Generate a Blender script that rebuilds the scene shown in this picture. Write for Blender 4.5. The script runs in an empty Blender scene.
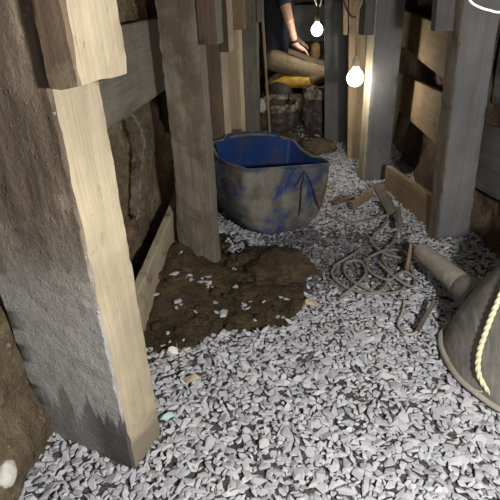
import bpy, bmesh, math, random
import numpy as np
from mathutils import Vector, Matrix, noise
from mathutils.bvhtree import BVHTree

C = bpy.context.scene.collection
sc = bpy.context.scene
R = math.radians

# ------------------------------------------------------------------ camera
cam_d = bpy.data.cameras.new('camera')
cam = bpy.data.objects.new('camera', cam_d); C.objects.link(cam)
cam_d.sensor_fit = 'HORIZONTAL'; cam_d.sensor_width = 36.0
cam_d.lens = 480.0 / 500.0 * 36.0
cam_d.clip_start = 0.02
CX, CY, CZ = Vector((0.99240, 0.11809, -0.03459)), Vector((-0.02586, 0.47496, 0.87963)), Vector((0.12030, -0.87205, 0.47441))
cam.matrix_world = Matrix(((CX.x, CY.x, CZ.x, 0), (CX.y, CY.y, CZ.y, 0), (CX.z, CY.z, CZ.z, 1.1), (0, 0, 0, 1)))
sc.camera = cam

# ------------------------------------------------------------------ light
world = bpy.data.worlds.new('ambient_fill'); sc.world = world; world.use_nodes = True
world.node_tree.nodes['Background'].inputs[0].default_value = (0.80, 0.88, 1.0, 1)
world.node_tree.nodes['Background'].inputs[1].default_value = 0.38  # even ambient fill added to lift the dark parts, no visible source

def point_light(name, loc, power, color, radius, parent=None):
    l = bpy.data.lights.new(name, 'POINT'); l.energy = power; l.color = color; l.shadow_soft_size = radius
    o = bpy.data.objects.new(name, l); C.objects.link(o); o.location = loc
    if parent: o.parent = parent
    return o
# the work lamp hanging on the right hand wall beside the photographer
point_light('work_lamp_light', (0.56, 0.02, 1.04), 128, (1.0, 0.965, 0.92), 0.05)

sc.view_settings.view_transform = 'Standard'
sc.view_settings.look = 'None'
sc.view_settings.gamma = 1.0
sc.view_settings.exposure = 0.0
BULB_POWER = (32.0, 30.0)

# ------------------------------------------------------------------ helpers
def sn(x, y, z=0.0, s=1.0, oct=3):
    return noise.fractal(Vector((x * s, y * s, z * s)), 1.0, 2.0, oct)

def tag(o, label=None, cat=None, group=None, kind=None):
    if label: o['label'] = label
    if cat: o['category'] = cat
    if group: o['group'] = group
    if kind: o['kind'] = kind
    return o

def link(name, me, mats, parent=None, loc=(0, 0, 0)):
    o = bpy.data.objects.new(name, me); C.objects.link(o)
    for m in (mats if isinstance(mats, (list, tuple)) else [mats]): me.materials.append(m)
    o.location = loc
    if parent: o.parent = parent
    return o

def empty(name, loc):
    o = bpy.data.objects.new(name, None); C.objects.link(o); o.location = loc; o.empty_display_size = 0.05
    return o

def bm_mesh(name, bm, smooth=True, angle=38):
    bmesh.ops.recalc_face_normals(bm, faces=bm.faces)
    me = bpy.data.meshes.new(name); bm.to_mesh(me); bm.free()
    if smooth:
        for p in me.polygons: p.use_smooth = True
        me.set_sharp_from_angle(angle=R(angle))
    return me

def loft(bm, rings, cap=True, closed=True, mat_of=None):
    vs = [[bm.verts.new(p) for p in r] for r in rings]
    n = len(rings[0])
    for a, b in zip(vs[:-1], vs[1:]):
        for i in range(n if closed else n - 1):
            j = (i + 1) % n
            f = bm.faces.new((a[i], a[j], b[j], b[i]))
            if mat_of: f.material_index = mat_of(i)
    if cap:
        bm.faces.new(list(reversed(vs[0]))); bm.faces.new(vs[-1])
    return vs

def catmull(pts, per=8):
    P = [Vector(p) for p in pts]; P = [2 * P[0] - P[1]] + P + [2 * P[-1] - P[-2]]
    out = []
    for i in range(1, len(P) - 2):
        for k in range(per):
            t = k / per
            a, b, c, d = P[i - 1], P[i], P[i + 1], P[i + 2]
            out.append(0.5 * ((2 * b) + (c - a) * t + (2 * a - 5 * b + 4 * c - d) * t * t + (3 * b - a - 3 * c + d) * t ** 3))
    out.append(P[-2]); return out

def sweep(bm, pts, rad, sides=8, twist=0, lobes=0, cap=True):
    """tube along points; rad a number or a function of 0..1; lobes make a twisted rope surface"""
    pts = [Vector(p) for p in pts]; n = len(pts)
    t0 = (pts[1] - pts[0]).normalized()
    up = Vector((0, 0, 1)) if abs(t0.z) < 0.9 else Vector((1, 0, 0))
    u = t0.cross(up).normalized(); rings = []; s = 0
    for i, p in enumerate(pts):
        t = (pts[min(i + 1, n - 1)] - pts[max(i - 1, 0)]).normalized()
        u = (u - t * u.dot(t)).normalized(); v = t.cross(u)
        if i: s += (p - pts[i - 1]).length
        r = rad(i / (n - 1)) if callable(rad) else rad
        ring = []
        for k in range(sides):
            a = 2 * math.pi * k / sides
            rr = r * (0.55 + 0.45 * abs(math.cos(lobes * 0.5 * (a - twist * s)))) if lobes else r
            ring.append(p + (u * math.cos(a) + v * math.sin(a)) * rr)
        rings.append(ring)
    loft(bm, rings, cap)

def centre(me, at):
    me.transform(Matrix.Translation(-Vector(at)))

# ------------------------------------------------------------------ materials
class NT:
    def __init__(s, name):
        s.m = bpy.data.materials.new(name); s.m.use_nodes = True
        s.t = s.m.node_tree; s.b = s.t.nodes['Principled BSDF']
    def n(s, kind, **kw):
        o = s.t.nodes.new(kind)
        for k, v in kw.items():
            if hasattr(o, k) and k not in o.inputs: setattr(o, k, v)
            else: o.inputs[k].default_value = v
        return o
    def l(s, a, b): s.t.links.new(a, b)
    def coords(s, scale=(1, 1, 1), rnd=True, src='Object'):
        tc = s.n('ShaderNodeTexCoord'); out = tc.outputs[src]
        if rnd:
            oi = s.n('ShaderNodeObjectInfo'); mu = s.n('ShaderNodeVectorMath', operation='MULTIPLY_ADD')
            cb = s.n('ShaderNodeCombineXYZ')
            for i in range(3): s.l(oi.outputs['Random'], cb.inputs[i])
            s.l(cb.outputs[0], mu.inputs[0]); mu.inputs[1].default_value = (13.1, 7.7, 5.3); s.l(out, mu.inputs[2]); out = mu.outputs[0]
        mp = s.n('ShaderNodeMapping'); mp.inputs['Scale'].default_value = scale
        s.l(out, mp.inputs['Vector']); return mp.outputs[0]
    def noise(s, vec, scale, detail=6, rough=0.6, dist=0.0):
        o = s.n('ShaderNodeTexNoise'); o.inputs['Scale'].default_value = scale; o.inputs['Detail'].default_value = detail
        o.inputs['Roughness'].default_value = rough; o.inputs['Distortion'].default_value = dist
        s.l(vec, o.inputs['Vector']); return o.outputs['Fac']
    def ramp(s, fac, stops, interp='LINEAR'):
        o = s.n('ShaderNodeValToRGB'); o.color_ramp.interpolation = interp
        e = o.color_ramp.elements
        while len(e) < len(stops): e.new(0.5)
        for k, (p, c) in enumerate(stops):
            e[k].position = p; e[k].color = (c if not isinstance(c, (int, float)) else (c, c, c)) + ((1,) if not isinstance(c, (int, float)) else (1,))
        s.l(fac, o.inputs[0]); return o.outputs[0]
    def mix(s, fac, a, b, mode='MIX'):
        o = s.n('ShaderNodeMix'); o.data_type = 'RGBA'; o.blend_type = mode
        for i, v in ((0, fac), (6, a), (7, b)):
            if hasattr(v, 'is_output'): s.l(v, o.inputs[i])
            elif i == 0: o.inputs[0].default_value = v
            else: o.inputs[i].default_value = tuple(v) + (1,)
        return o.outputs[2]
    def math(s, op, a, b=None, clamp=False):
        o = s.n('ShaderNodeMath', operation=op); o.use_clamp = clamp
        for i, v in ((0, a), (1, b)):
            if v is None: continue
            if hasattr(v, 'is_output'): s.l(v, o.inputs[i])
            else: o.inputs[i].default_value = v
        return o.outputs[0]
    def bump(s, h, strength=0.5, dist=0.01, prev=None):
        o = s.n('ShaderNodeBump'); o.inputs['Strength'].default_value = strength; o.inputs['Distance'].default_value = dist
        s.l(h, o.inputs['Height'])
        if prev: s.l(prev, o.inputs['Normal'])
        return o.outputs[0]
    def done(s, col, rough=0.9, nrm=None, spec=0.25):
        if hasattr(col, 'is_output'): s.l(col, s.b.inputs['Base Color'])
        else: s.b.inputs['Base Color'].default_value = tuple(col) + (1,)
        if hasattr(rough, 'is_output'): s.l(rough, s.b.inputs['Roughness'])
        else: s.b.inputs['Roughness'].default_value = rough
        s.b.inputs['Specular IOR Level'].default_value = spec
        if nrm: s.l(nrm, s.b.inputs['Normal'])
        return s.m

def wood(name, light, dark, mud=(0.16, 0.12, 0.075), mud_amt=0.35, grain=1.0, rough_bump=0.5, foot=False):
    k = NT(name)
    g = k.coords((34 * grain, 34 * grain, 1.6))
    p = k.coords((1, 1, 1))
    n1 = k.noise(g, 1.0, 8, 0.62, 0.4)
    n2 = k.noise(k.coords((190 * grain, 190 * grain, 5.0)), 1.0, 5, 0.7)
    gr = k.math('ADD', k.math('MULTIPLY', n1, 0.45), k.math('MULTIPLY', n2, 0.55))
    col = k.ramp(gr, [(0.33, dark), (0.60, light)])
    blot = k.noise(p, 6.0, 8, 0.68, 0.6)
    lo = 0.72 - mud_amt * 0.55
    m = k.ramp(blot, [(lo, 0.0), (lo + 0.12, 0.92)])
    col = k.mix(m, col, mud)
    tone = k.noise(p, 3.2, 5, 0.6)
    col = k.mix(0.7, col, k.ramp(tone, [(0.32, 0.5), (0.66, 1.0)]), 'MULTIPLY')
    stain = k.noise(k.coords((11, 11, 5)), 1.0, 6, 0.7)
    col = k.mix(k.ramp(stain, [(0.60, 0.0), (0.70, 0.7)]), col, tuple(c * 0.45 for c in dark))
    pit = k.noise(k.coords((60, 60, 28)), 1.0, 3, 0.7)
    col = k.mix(k.ramp(pit, [(0.66, 0.0), (0.74, 0.75)]), col, tuple(c * 0.4 for c in dark))
    n1 = gr
    if foot:
        q = k.coords((1, 1, 1), rnd=False); sep = k.n('ShaderNodeSeparateXYZ'); k.l(q, sep.inputs[0])
        w = k.math('SUBTRACT', k.math('MULTIPLY', k.noise(q, 9, 5, 0.6), 0.42), sep.outputs[2])
        col = k.mix(k.ramp(w, [(0.0, 0.0), (0.07, 0.92)]), col, (0.19, 0.165, 0.12))
    h = k.math('ADD', k.math('MULTIPLY', n1, 0.6), k.math('MULTIPLY', k.noise(p, 45, 6, 0.7), 0.7))
    return k.done(col, 0.88, k.bump(h, rough_bump, 0.006))

def mud_timber(name):
    """face plastered with mud: brown high up, cement grey film low down, wet dark drips at the foot"""
    k = NT(name)
    p = k.coords((1, 1, 1), rnd=False)
    sep = k.n('ShaderNodeSeparateXYZ'); k.l(p, sep.inputs[0])
    wob = k.noise(p, 5, 6, 0.65)
    z = k.math('ADD', sep.outputs[2], k.math('MULTIPLY', k.math('SUBTRACT', wob, 0.5), 0.55))
    grey = k.ramp(k.noise(p, 16, 6, 0.7), [(0.3, (0.30, 0.295, 0.285)), (0.7, (0.50, 0.49, 0.47))])
    brown = k.ramp(k.noise(k.coords((14, 14, 2.5), rnd=False), 1.6, 7, 0.65), [(0.28, (0.06, 0.043, 0.03)), (0.45, (0.15, 0.115, 0.085)), (0.58, (0.21, 0.17, 0.125)), (0.74, (0.36, 0.29, 0.20))])
    col = k.mix(k.ramp(z, [(0.50, 0.0), (0.78, 1.0)]), grey, brown)
    yel = k.ramp(k.noise(p, 9, 5, 0.6), [(0.6, 0.0), (0.72, 0.55)])
    col = k.mix(k.math('MULTIPLY', yel, k.ramp(z, [(0.35, 0.0), (0.6, 1.0)])), col, (0.34, 0.25, 0.12))
    # wet drips: narrow tongues rising from the foot
    st = k.coords((26, 26, 3.0), rnd=False)
    tongue = k.math('SUBTRACT', k.math('MULTIPLY', k.noise(st, 1.0, 5, 0.6), 0.50), sep.outputs[2])
    xg = k.ramp(sep.outputs[0], [(0.0, 0.55), (0.06, 1.0)])
    wet = k.math('MULTIPLY', k.ramp(tongue, [(0.02, 0.0), (0.06, 0.9)]), xg)
    col = k.mix(wet, col, (0.055, 0.05, 0.045))
    speck = k.noise(p, 60, 3, 0.7)
    col = k.mix(k.ramp(speck, [(0.66, 0.0), (0.72, 0.6)]), col, (0.42, 0.39, 0.33))
    vor = k.n('ShaderNodeTexVoronoi'); vor.inputs['Scale'].default_value = 75; k.l(p, vor.inputs['Vector'])
    grit = k.ramp(vor.outputs['Distance'], [(0.0, 1.0), (0.34, 0.0)])
    gm = k.ramp(k.noise(p, 30, 3, 0.7), [(0.5, 0.0), (0.62, 1.0)])
    h = k.math('ADD', k.math('MULTIPLY', k.math('MULTIPLY', grit, gm), 0.5), k.math('MULTIPLY', k.noise(p, 28, 8, 0.72), 1.0))
    return k.done(col, k.ramp(wet, [(0.2, 0.9), (0.9, 0.45)]), k.bump(h, 0.8, 0.018))

def earth(name, cols, scale=5.0, bump=0.9, wet=0.9):
    k = NT(name)
    p = k.coords((1, 1, 1), rnd=False)
    n1 = k.noise(p, scale, 8, 0.68, 0.3); n2 = k.noise(p, scale * 6, 6, 0.7)
    col = k.ramp(n1, [(0.25, cols[0]), (0.5, cols[1]), (0.72, cols[2])])
    col = k.mix(k.ramp(n2, [(0.5, 0.0), (0.72, 0.75)]), col, cols[0])
    col = k.mix(k.ramp(k.noise(p, scale * 14, 4, 0.7), [(0.6, 0.0), (0.68, 0.6)]), col, tuple(min(1, c * 1.7) for c in cols[2]))
    h = k.math('ADD', n1, k.math('MULTIPLY', n2, 0.5))
    h = k.math('ADD', h, k.math('MULTIPLY', k.noise(p, scale * 18, 4, 0.7), 0.25))
    return k.done(col, wet, k.bump(h, bump, 0.045))

def stone_mat(name, cols, stuff=False):
    k = NT(name)
    oi = k.n('ShaderNodeObjectInfo'); ge = k.n('ShaderNodeNewGeometry')
    r = k.math('FRACT', k.math('ADD', k.math('MULTIPLY', oi.outputs['Random'], 7.13), ge.outputs['Random Per Island']))
    col = k.ramp(r, [(0.0, cols[0]), (0.35, cols[1]), (0.8, cols[2]), (1.0, cols[3])])
    p = k.coords((1, 1, 1), rnd=False)
    n = k.noise(p, 90, 5, 0.7)
    col = k.mix(0.5, col, k.ramp(n, [(0.3, 0.75), (0.7, 1.0)]), 'MULTIPLY')
    return k.done(col, 0.85, k.bump(n, 0.35, 0.003))

def plain(name, col, rough=0.8, nscale=30, var=0.35, bump=0.3, spec=0.3, metallic=0.0):
    k = NT(name); p = k.coords((1, 1, 1), rnd=False); n = k.noise(p, nscale, 6, 0.65)
    c = k.mix(k.ramp(n, [(0.3, 0.0), (0.7, 1.0)]), tuple(x * (1 - var) for x in col), tuple(min(1, x * (1 + var)) for x in col))
    k.b.inputs['Metallic'].default_value = metallic
    return k.done(c, rough, k.bump(n, bump, 0.004), spec)

def patchy(name, base, over, scale=8, lo=0.45, hi=0.6, rough=(0.4, 0.9), bump=0.3, stretch=(1, 1, 1), over2=None):
    """a base colour partly covered by a second one (dried mud on plastic)"""
    k = NT(name); p = k.coords(stretch, rnd=False); n = k.noise(p, scale, 7, 0.66, 0.5)
    m = k.ramp(n, [(lo, 0.0), (hi, 1.0)])
    ov = over
    if over2: ov = k.mix(k.ramp(k.noise(p, scale * 1.7, 5), [(0.4, 0.0), (0.6, 1.0)]), over, over2)
    ov = k.mix(0.6, ov, k.ramp(k.noise(p, scale * 7, 5, 0.7), [(0.3, 0.5), (0.7, 1.0)]), 'MULTIPLY')
    c = k.mix(m, base, ov)
    h = k.math('ADD', k.math('MULTIPLY', m, 0.5), k.noise(p, scale * 6, 5, 0.7))
    return k.done(c, k.ramp(n, [(lo, rough[0]), (hi, rough[1])]), k.bump(h, bump, 0.006))

def glow(name, col, strength):
    m = bpy.data.materials.new(name); m.use_nodes = True; t = m.node_tree
    e = t.nodes.new('ShaderNodeEmission'); e.inputs[0].default_value = (*col, 1); e.inputs[1].default_value = strength
    t.links.new(e.outputs[0], t.nodes['Material Output'].inputs[0]); return m

M = dict(
    mud_face=mud_timber('mud_plastered_timber'),
    pale=wood('pale_sawn_timber', (0.475, 0.41, 0.29), (0.335, 0.28, 0.19), mud=(0.37, 0.31, 0.215), mud_amt=0.14),
    palemud=wood('pale_mud_smeared_board', (0.46, 0.40, 0.29), (0.33, 0.28, 0.19), mud=(0.13, 0.09, 0.045), mud_amt=0.32),
    pale_foot=wood('pale_timber_with_wet_foot', (0.475, 0.41, 0.29), (0.335, 0.28, 0.19), mud=(0.37, 0.31, 0.215), mud_amt=0.14, foot=True),
    redbrown=wood('red_brown_timber', (0.105, 0.072, 0.053), (0.045, 0.03, 0.023), mud=(0.17, 0.13, 0.09), mud_amt=0.25),
    cleatface=wood('brown_cleat_timber', (0.20, 0.14, 0.095), (0.085, 0.055, 0.038), mud=(0.33, 0.27, 0.18), mud_amt=0.42),
    brownface=wood('brown_timber', (0.155, 0.112, 0.072), (0.075, 0.052, 0.034), mud=(0.33, 0.26, 0.17), mud_amt=0.25),
    greywood=wood('grey_weathered_timber', (0.21, 0.18, 0.14), (0.075, 0.062, 0.05), mud=(0.10, 0.078, 0.05), mud_amt=0.45),
    greyboard=wood('grey_smooth_board', (0.22, 0.20, 0.165), (0.14, 0.125, 0.10), mud=(0.14, 0.115, 0.08), mud_amt=0.12, rough_bump=0.25),
    tan=wood('tan_timber', (0.42, 0.31, 0.19), (0.26, 0.18, 0.11), mud=(0.30, 0.21, 0.12), mud_amt=0.15),
    beige=wood('beige_clean_timber', (0.47, 0.375, 0.25), (0.32, 0.25, 0.155), mud=(0.36, 0.27, 0.16), mud_amt=0.1),
    orange=wood('orange_brown_board', (0.33, 0.24, 0.14), (0.205, 0.145, 0.08), mud=(0.24, 0.19, 0.13), mud_amt=0.25),
    slate=wood('slate_grey_timber', (0.172, 0.172, 0.176), (0.125, 0.123, 0.124), mud=(0.16, 0.155, 0.15), mud_amt=0.3, rough_bump=0.3),
    darkgrey=wood('dark_grey_timber', (0.15, 0.145, 0.14), (0.08, 0.078, 0.075), mud=(0.12, 0.10, 0.08), mud_amt=0.3),
    wall=earth('brown_clay_wall', ((0.05, 0.038, 0.025), (0.15, 0.115, 0.07), (0.27, 0.215, 0.14))),
    shale=earth('dark_shale_wall', ((0.045, 0.034, 0.026), (0.13, 0.09, 0.06), (0.25, 0.165, 0.10)), scale=9),
    floor=earth('floor_fines', ((0.05, 0.05, 0.05), (0.10, 0.098, 0.095), (0.17, 0.165, 0.155)), scale=8),
    mud=earth('wet_brown_mud', ((0.025, 0.018, 0.011), (0.075, 0.054, 0.029), (0.15, 0.108, 0.053)), scale=7, wet=0.6),
    gravel=stone_mat('grey_limestone_gravel', ((0.36, 0.37, 0.40), (0.43, 0.44, 0.47), (0.475, 0.485, 0.51), (0.53, 0.54, 0.565))),
)

# ------------------------------------------------------------------ ground shape
def sm(a, b, t):
    t = max(0.0, min(1.0, (t - a) / (b - a))); return t * t * (3 - 2 * t)

def ground(x, y):
    h = 0.012 * sn(x, y, 0, 3.0)
    h += 0.15 * math.exp(-((x + 0.56) / 0.17) ** 2 - ((y - 1.72) / 0.30) ** 2)
    h += 0.045 * math.exp(-((x + 0.25) / 0.22) ** 2 - ((y - 1.75) / 0.24) ** 2)
    h += 0.25 * sm(3.95, 4.55, y)
    h += 0.04 * sm(0.45, 0.7, x) * sm(1.5, 2.0, y) * (1 - sm(3.0, 3.4, y))
    h += 0.10 * sm(-0.74, -0.86, x) * (1 - sm(1.0, 1.3, y))
    return h

SOIL = [(-0.60, 1.20), (-0.44, 1.245), (-0.33, 1.36), (-0.2, 1.38), (-0.08, 1.44), (-0.005, 1.57), (-0.02, 1.80), (-0.12, 1.93), (-0.25, 2.02), (-0.55, 2.30), (-0.75, 2.1), (-0.8, 1.2)]
def in_poly(x, y, P):
    c = False
    for (x1, y1), (x2, y2) in zip(P, P[1:] + P[:1]):
        if (y1 > y) != (y2 > y) and x < (x2 - x1) * (y - y1) / (y2 - y1) + x1: c = not c
    return c

def grid_mesh(name, f, us, vs, mat):
    bm = bmesh.new()
    V = [[bm.verts.new(f(u, v)) for v in vs] for u in us]
    for i in range(len(us) - 1):
        for j in range(len(vs) - 1): bm.faces.new((V[i][j], V[i + 1][j], V[i + 1][j + 1], V[i][j + 1]))
    me = bpy.data.meshes.new(name); bm.to_mesh(me); bm.free()
    for p in me.polygons: p.use_smooth = True
    o = link(name, me, mat); o['kind'] = 'structure'; return o

lin = lambda a, b, n: [a + (b - a) * i / (n - 1) for i in range(n)]

def floor_pt(x, y):
    h = ground(x, y)
    soil = 1.0 if in_poly(x, y, SOIL) else 0.0
    h += soil * (0.022 * sn(x, y, 3.1, 9.0, 4) + 0.012 * sn(x, y, 5.1, 26.0, 3))
    return Vector((x, y, h))
floor = grid_mesh('floor', floor_pt, lin(-1.1, 1.3, 200), lin(-0.6, 5.7, 420), M['floor'])
floor.data.materials.append(M['mud'])
for p in floor.data.polygons:
    c = p.center
    if in_poly(c.x + 0.04 * sn(c.x, c.y, 0, 6), c.y + 0.04 * sn(c.x, c.y, 5, 6), SOIL) or c.y > 3.75: p.material_index = 1

def wall_left_x(y, z):
    b = -0.78 if y < 0.9 else (-0.78 + 0.10 * sm(0.9, 1.15, y))
    b += 0.03 * sm(2.2, 2.6, y)
    b += 0.07 * math.exp(-(z / 0.28) ** 2) * (1.0 if y < 1.0 else 0.1)
    return b + 0.045 * sn(y, z, 2.0, 4.0, 5) + 0.012 * sn(y, z, 4.0, 22.0, 4)
def wall_right_x(y, z):
    b = 1.10 - 0.27 * sm(1.3, 2.1, y) - 0.13 * sm(2.15, 2.4, y) - 0.28 * sm(3.75, 4.1, y)
    return b - 0.05 * math.exp(-(z / 0.2) ** 2) + 0.04 * sn(y, z, 9.0, 4.0, 5)
zz = lin(-0.08, 1.8, 90)
grid_mesh('wall_left', lambda y, z: Vector((wall_left_x(y, z), y, z)), lin(-0.6, 5.7, 420), zz, M['wall'])
grid_mesh('wall_right', lambda y, z: Vector((wall_right_x(y, z), y, z)), lin(-0.6, 5.7, 260), zz, M['shale'])
grid_mesh('wall_back', lambda x, z: Vector((x, 5.55 + 0.05 * sn(x, z, 1, 4, 4), z)), lin(-1.1, 1.3, 60), zz, M['shale'])
grid_mesh('ceiling', lambda x, y: Vector((x, y, 1.78 + 0.03 * sn(x, y, 7, 3, 4))), lin(-1.1, 1.3, 40), lin(0.5, 5.7, 90), M['shale'])

# ------------------------------------------------------------------ timbers
def rect_rings(corners, zs, chamfer, jit, seed, lean=(0, 0), waney=None):
    P = [Vector((c[0], c[1], 0)) for c in corners]; rings = []; sides = []
    for z in zs:
        ring = []; sides = []
        for i in range(4):
            a, b = P[i], P[(i + 1) % 4]; L = (b - a).length; d = (b - a) / L
            ch = min(chamfer, L * 0.3)
            wear = ch * (1 + 0.9 * sn(seed + i * 3.7, z, 0, 22.0, 4))
            for k, t in enumerate([wear / L, 0.2, 0.4, 0.6, 0.8, 1 - wear / L]):
                q = a + d * (t * L)
                nrm = Vector((d.y, -d.x, 0))
                amp = jit * (0.5 * sn(q.x * 1.0 + seed, q.y + i, z, 5.0, 2) + 0.5 * sn(q.x + seed, q.y + i, z, 28.0, 3))
                if waney and i == waney[0]: amp += waney[1] * sn(seed + 11, 0, z, 1.9, 4)
                q = q + nrm * amp + Vector((lean[0] * z, lean[1] * z, z))
                ring.append(q); sides.append(i if k < 5 else 10 + i)
        rings.append(ring)
    return rings, sides

def timber(name, corners, z0, z1, mats, label, cat, group, seed=0, chamfer=0.006, jit=0.003, lean=(0, 0), waney=None, slots=(0, 0, 0, 0), step=0.015, bottom_tilt=0.0):
    """upright timber on a four-cornered plan, corners counter-clockwise from the front left"""
    cx = sum(c[0] for c in corners) / 4; cy = sum(c[1] for c in corners) / 4
    cs = [(c[0] - cx, c[1] - cy) for c in corners]
    n = max(3, int((z1 - z0) / step))
    rings, sides = rect_rings(cs, lin(0, z1 - z0, n), chamfer, jit, seed, lean, waney)
    if bottom_tilt:
        for q in rings[0]: q.z += bottom_tilt * q.x + 0.006 * sn(q.x, q.y, seed, 20)
    bm = bmesh.new()
    loft(bm, rings, True, True, lambda i: slots[sides[i] % 10])
    me = bm_mesh(name, bm)
    o = link(name, me, mats, None, (cx + lean[0] * z0 * 0, cy, z0))
    return tag(o, label, cat, group)

def board(name, p0, p1, width, thick, mat, label, cat='board', group=None, seed=0, up=(0, 0, 1), jit=0.002, parent=None, chamfer=0.004, cut=0.0):
    """sawn board from p0 to p1 (middle of its ends); width runs along up"""
    p0, p1 = Vector(p0), Vector(p1); z = (p1 - p0).normalized(); L = (p1 - p0).length
    y = Vector(up); y = (y - z * y.dot(z)).normalized(); x = y.cross(z)
    w, t = width / 2, thick / 2
    rings, _ = rect_rings([(-t, -w), (t, -w), (t, w), (-t, w)], lin(0, L, max(3, int(L / 0.03))), chamfer, jit, seed)
    for q in rings[0]: q.z -= cut * q.y
    for q in rings[-1]: q.z += cut * q.y
    bm = bmesh.new(); loft(bm, rings)
    o = link(name, bm_mesh(name, bm), mat, parent)
    o.matrix_world = Matrix(((x.x, y.x, z.x, p0.x), (x.y, y.y, z.y, p0.y), (x.z, y.z, z.z, p0.z), (0, 0, 0, 1)))
    return tag(o, label, cat, group)

TOP = 1.74
GL, GR, GC = 'timber posts along the left wall', 'timber posts along the right wall', 'short cleats nailed to the posts'
post_a = timber('timber_post', [(-0.745, 0.897), (-0.438, 0.790), (-0.401, 0.918), (-0.705, 1.02)], -0.05, TOP, [M['mud_face'], M['pale_foot']],
       'massive mud-plastered timber post nearest the camera at left, its pale sawn side facing the tunnel', 'post', GL, 1, 0.006, 0.0018, slots=(0, 1, 1, 0))
timber('timber_post', [(-0.532, 1.75), (-0.390, 1.742), (-0.380, 1.82), (-0.522, 1.84)], -0.03, TOP, [M['greywood'], M['greyboard']],
       'grey-brown weathered post with uneven left edge, its foot in the brown mud heap', 'post', GL, 2, 0.006, 0.004, waney=(3, 0.022), slots=(0, 1, 0, 0))
timber('timber_post', [(-0.60, 2.45), (-0.446, 2.45), (-0.424, 2.53), (-0.59, 2.53)], -0.03, TOP, [M['brownface'], M['pale']],
       'dark brown post with thin bright edge, just behind the blue cut drum', 'post', GL, 3, 0.004, 0.002, slots=(0, 1, 0, 0))
timber('timber_post', [(-0.557, 3.10), (-0.446, 3.10), (-0.436, 3.19), (-0.557, 3.19)], -0.03, TOP, [M['beige'], M['pale']],
       'light beige straight-grained post with bright left edge, rising behind the blue drum', 'post', GL, 4, 0.004, 0.002, slots=(0, 1, 0, 1))
timber('timber_post', [(-0.56, 3.90), (-0.427, 3.90), (-0.417, 3.98), (-0.56, 3.98)], -0.03, TOP, [M['greyboard']],
       'farthest grey post on the left wall, beside the wet sacks', 'post', GL, 5, 0.004, 0.002)
timber('timber_post', [(0.612, 2.13), (0.752, 2.125), (0.735, 2.225), (0.584, 2.205)], -0.04, TOP, [M['slate'], M['greywood']],
       'broad slate-grey post nearest on the right wall, standing behind the dusty drum', 'post', GR, 6, 0.005, 0.002, lean=(-0.05, 0), slots=(0, 0, 0, 1))
timber('timber_post', [(0.342, 3.00), (0.497, 3.00), (0.486, 3.10), (0.314, 3.10)], -0.03, TOP, [M['slate'], M['pale']],
       'grey post in the middle of the right wall with a brightly lit narrow left side', 'post', GR, 7, 0.004, 0.002, lean=(-0.008, 0), slots=(0, 0, 0, 1))
timber('timber_post', [(0.266, 3.42), (0.375, 3.42), (0.375, 3.50), (0.266, 3.50)], -0.03, TOP, [M['tan']],
       'pale beige post standing directly behind the nearer glowing bulb', 'post', GR, 8, 0.004, 0.002, lean=(-0.05, 0))
timber('timber_post', [(0.110, 3.90), (0.31, 3.90), (0.31, 4.0), (0.110, 4.0)], -0.03, TOP, [M['slate']],
       'wide grey post farthest on the right, between the two glowing bulbs', 'post', GR, 9, 0.004, 0.002, lean=(-0.036, 0))

timber('timber_cleat', [(-0.428, 0.770), (-0.364, 0.750), (-0.330, 0.883), (-0.394, 0.903)], 0.974, TOP, [M['cleatface'], M['pale']],
       'thick red-brown cleat with pale side on the nearest left post', 'cleat', GC, 21, 0.005, 0.0015, slots=(0, 1, 1, 0), bottom_tilt=0.1)
timber('timber_cleat', [(-0.388, 1.735), (-0.325, 1.735), (-0.314, 1.81), (-0.379, 1.81)], 0.945, TOP, [M['redbrown'], M['greyboard']],
       'dark reddish cleat on the weathered post that stands in the mud heap', 'cleat', GC, 22, 0.004, 0.003, slots=(0, 1, 0, 0))
timber('timber_cleat', [(-0.446, 2.44), (-0.402, 2.44), (-0.386, 2.52), (-0.424, 2.52)], 0.847, TOP, [M['redbrown'], M['pale']],
       'dark cleat with bright thin edge on the brown post behind the blue drum', 'cleat', GC, 23, 0.003, 0.002, slots=(0, 1, 0, 0))
timber('timber_cleat', [(-0.472, 3.02), (-0.398, 3.02), (-0.398, 3.096), (-0.472, 3.096)], 0.905, TOP, [M['orange']],
       'yellowish tan cleat on the light beige left post', 'cleat', GC, 24, 0.004, 0.002)
timber('timber_cleat', [(-0.420, 3.89), (-0.378, 3.89), (-0.372, 3.97), (-0.410, 3.97)], 0.896, TOP, [M['greyboard']],
       'small grey cleat on the farthest left post', 'cleat', GC, 25, 0.003, 0.002)
timber('timber_cleat', [(0.475, 2.15), (0.545, 2.15), (0.525, 2.21), (0.468, 2.21)], 0.935, TOP, [M['darkgrey']],
       'dark cleat on the left side of the broad slate-grey right post', 'cleat', GC, 26, 0.004, 0.001, lean=(-0.05, 0))
timber('timber_cleat', [(0.278, 3.0), (0.330, 3.0), (0.302, 3.09), (0.254, 3.09)], 0.860, TOP, [M['darkgrey']],
       'dark cleat on the middle right post, above its brightly lit side', 'cleat', GC, 27, 0.004, 0.002)
timber('timber_cleat', [(0.186, 3.42), (0.216, 3.42), (0.216, 3.5), (0.186, 3.5)], 0.83, TOP, [M['tan']],
       'narrow pinkish-tan cleat beside the cord of the nearer bulb', 'cleat', GC, 28, 0.003, 0.001, lean=(-0.05, 0))

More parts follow.
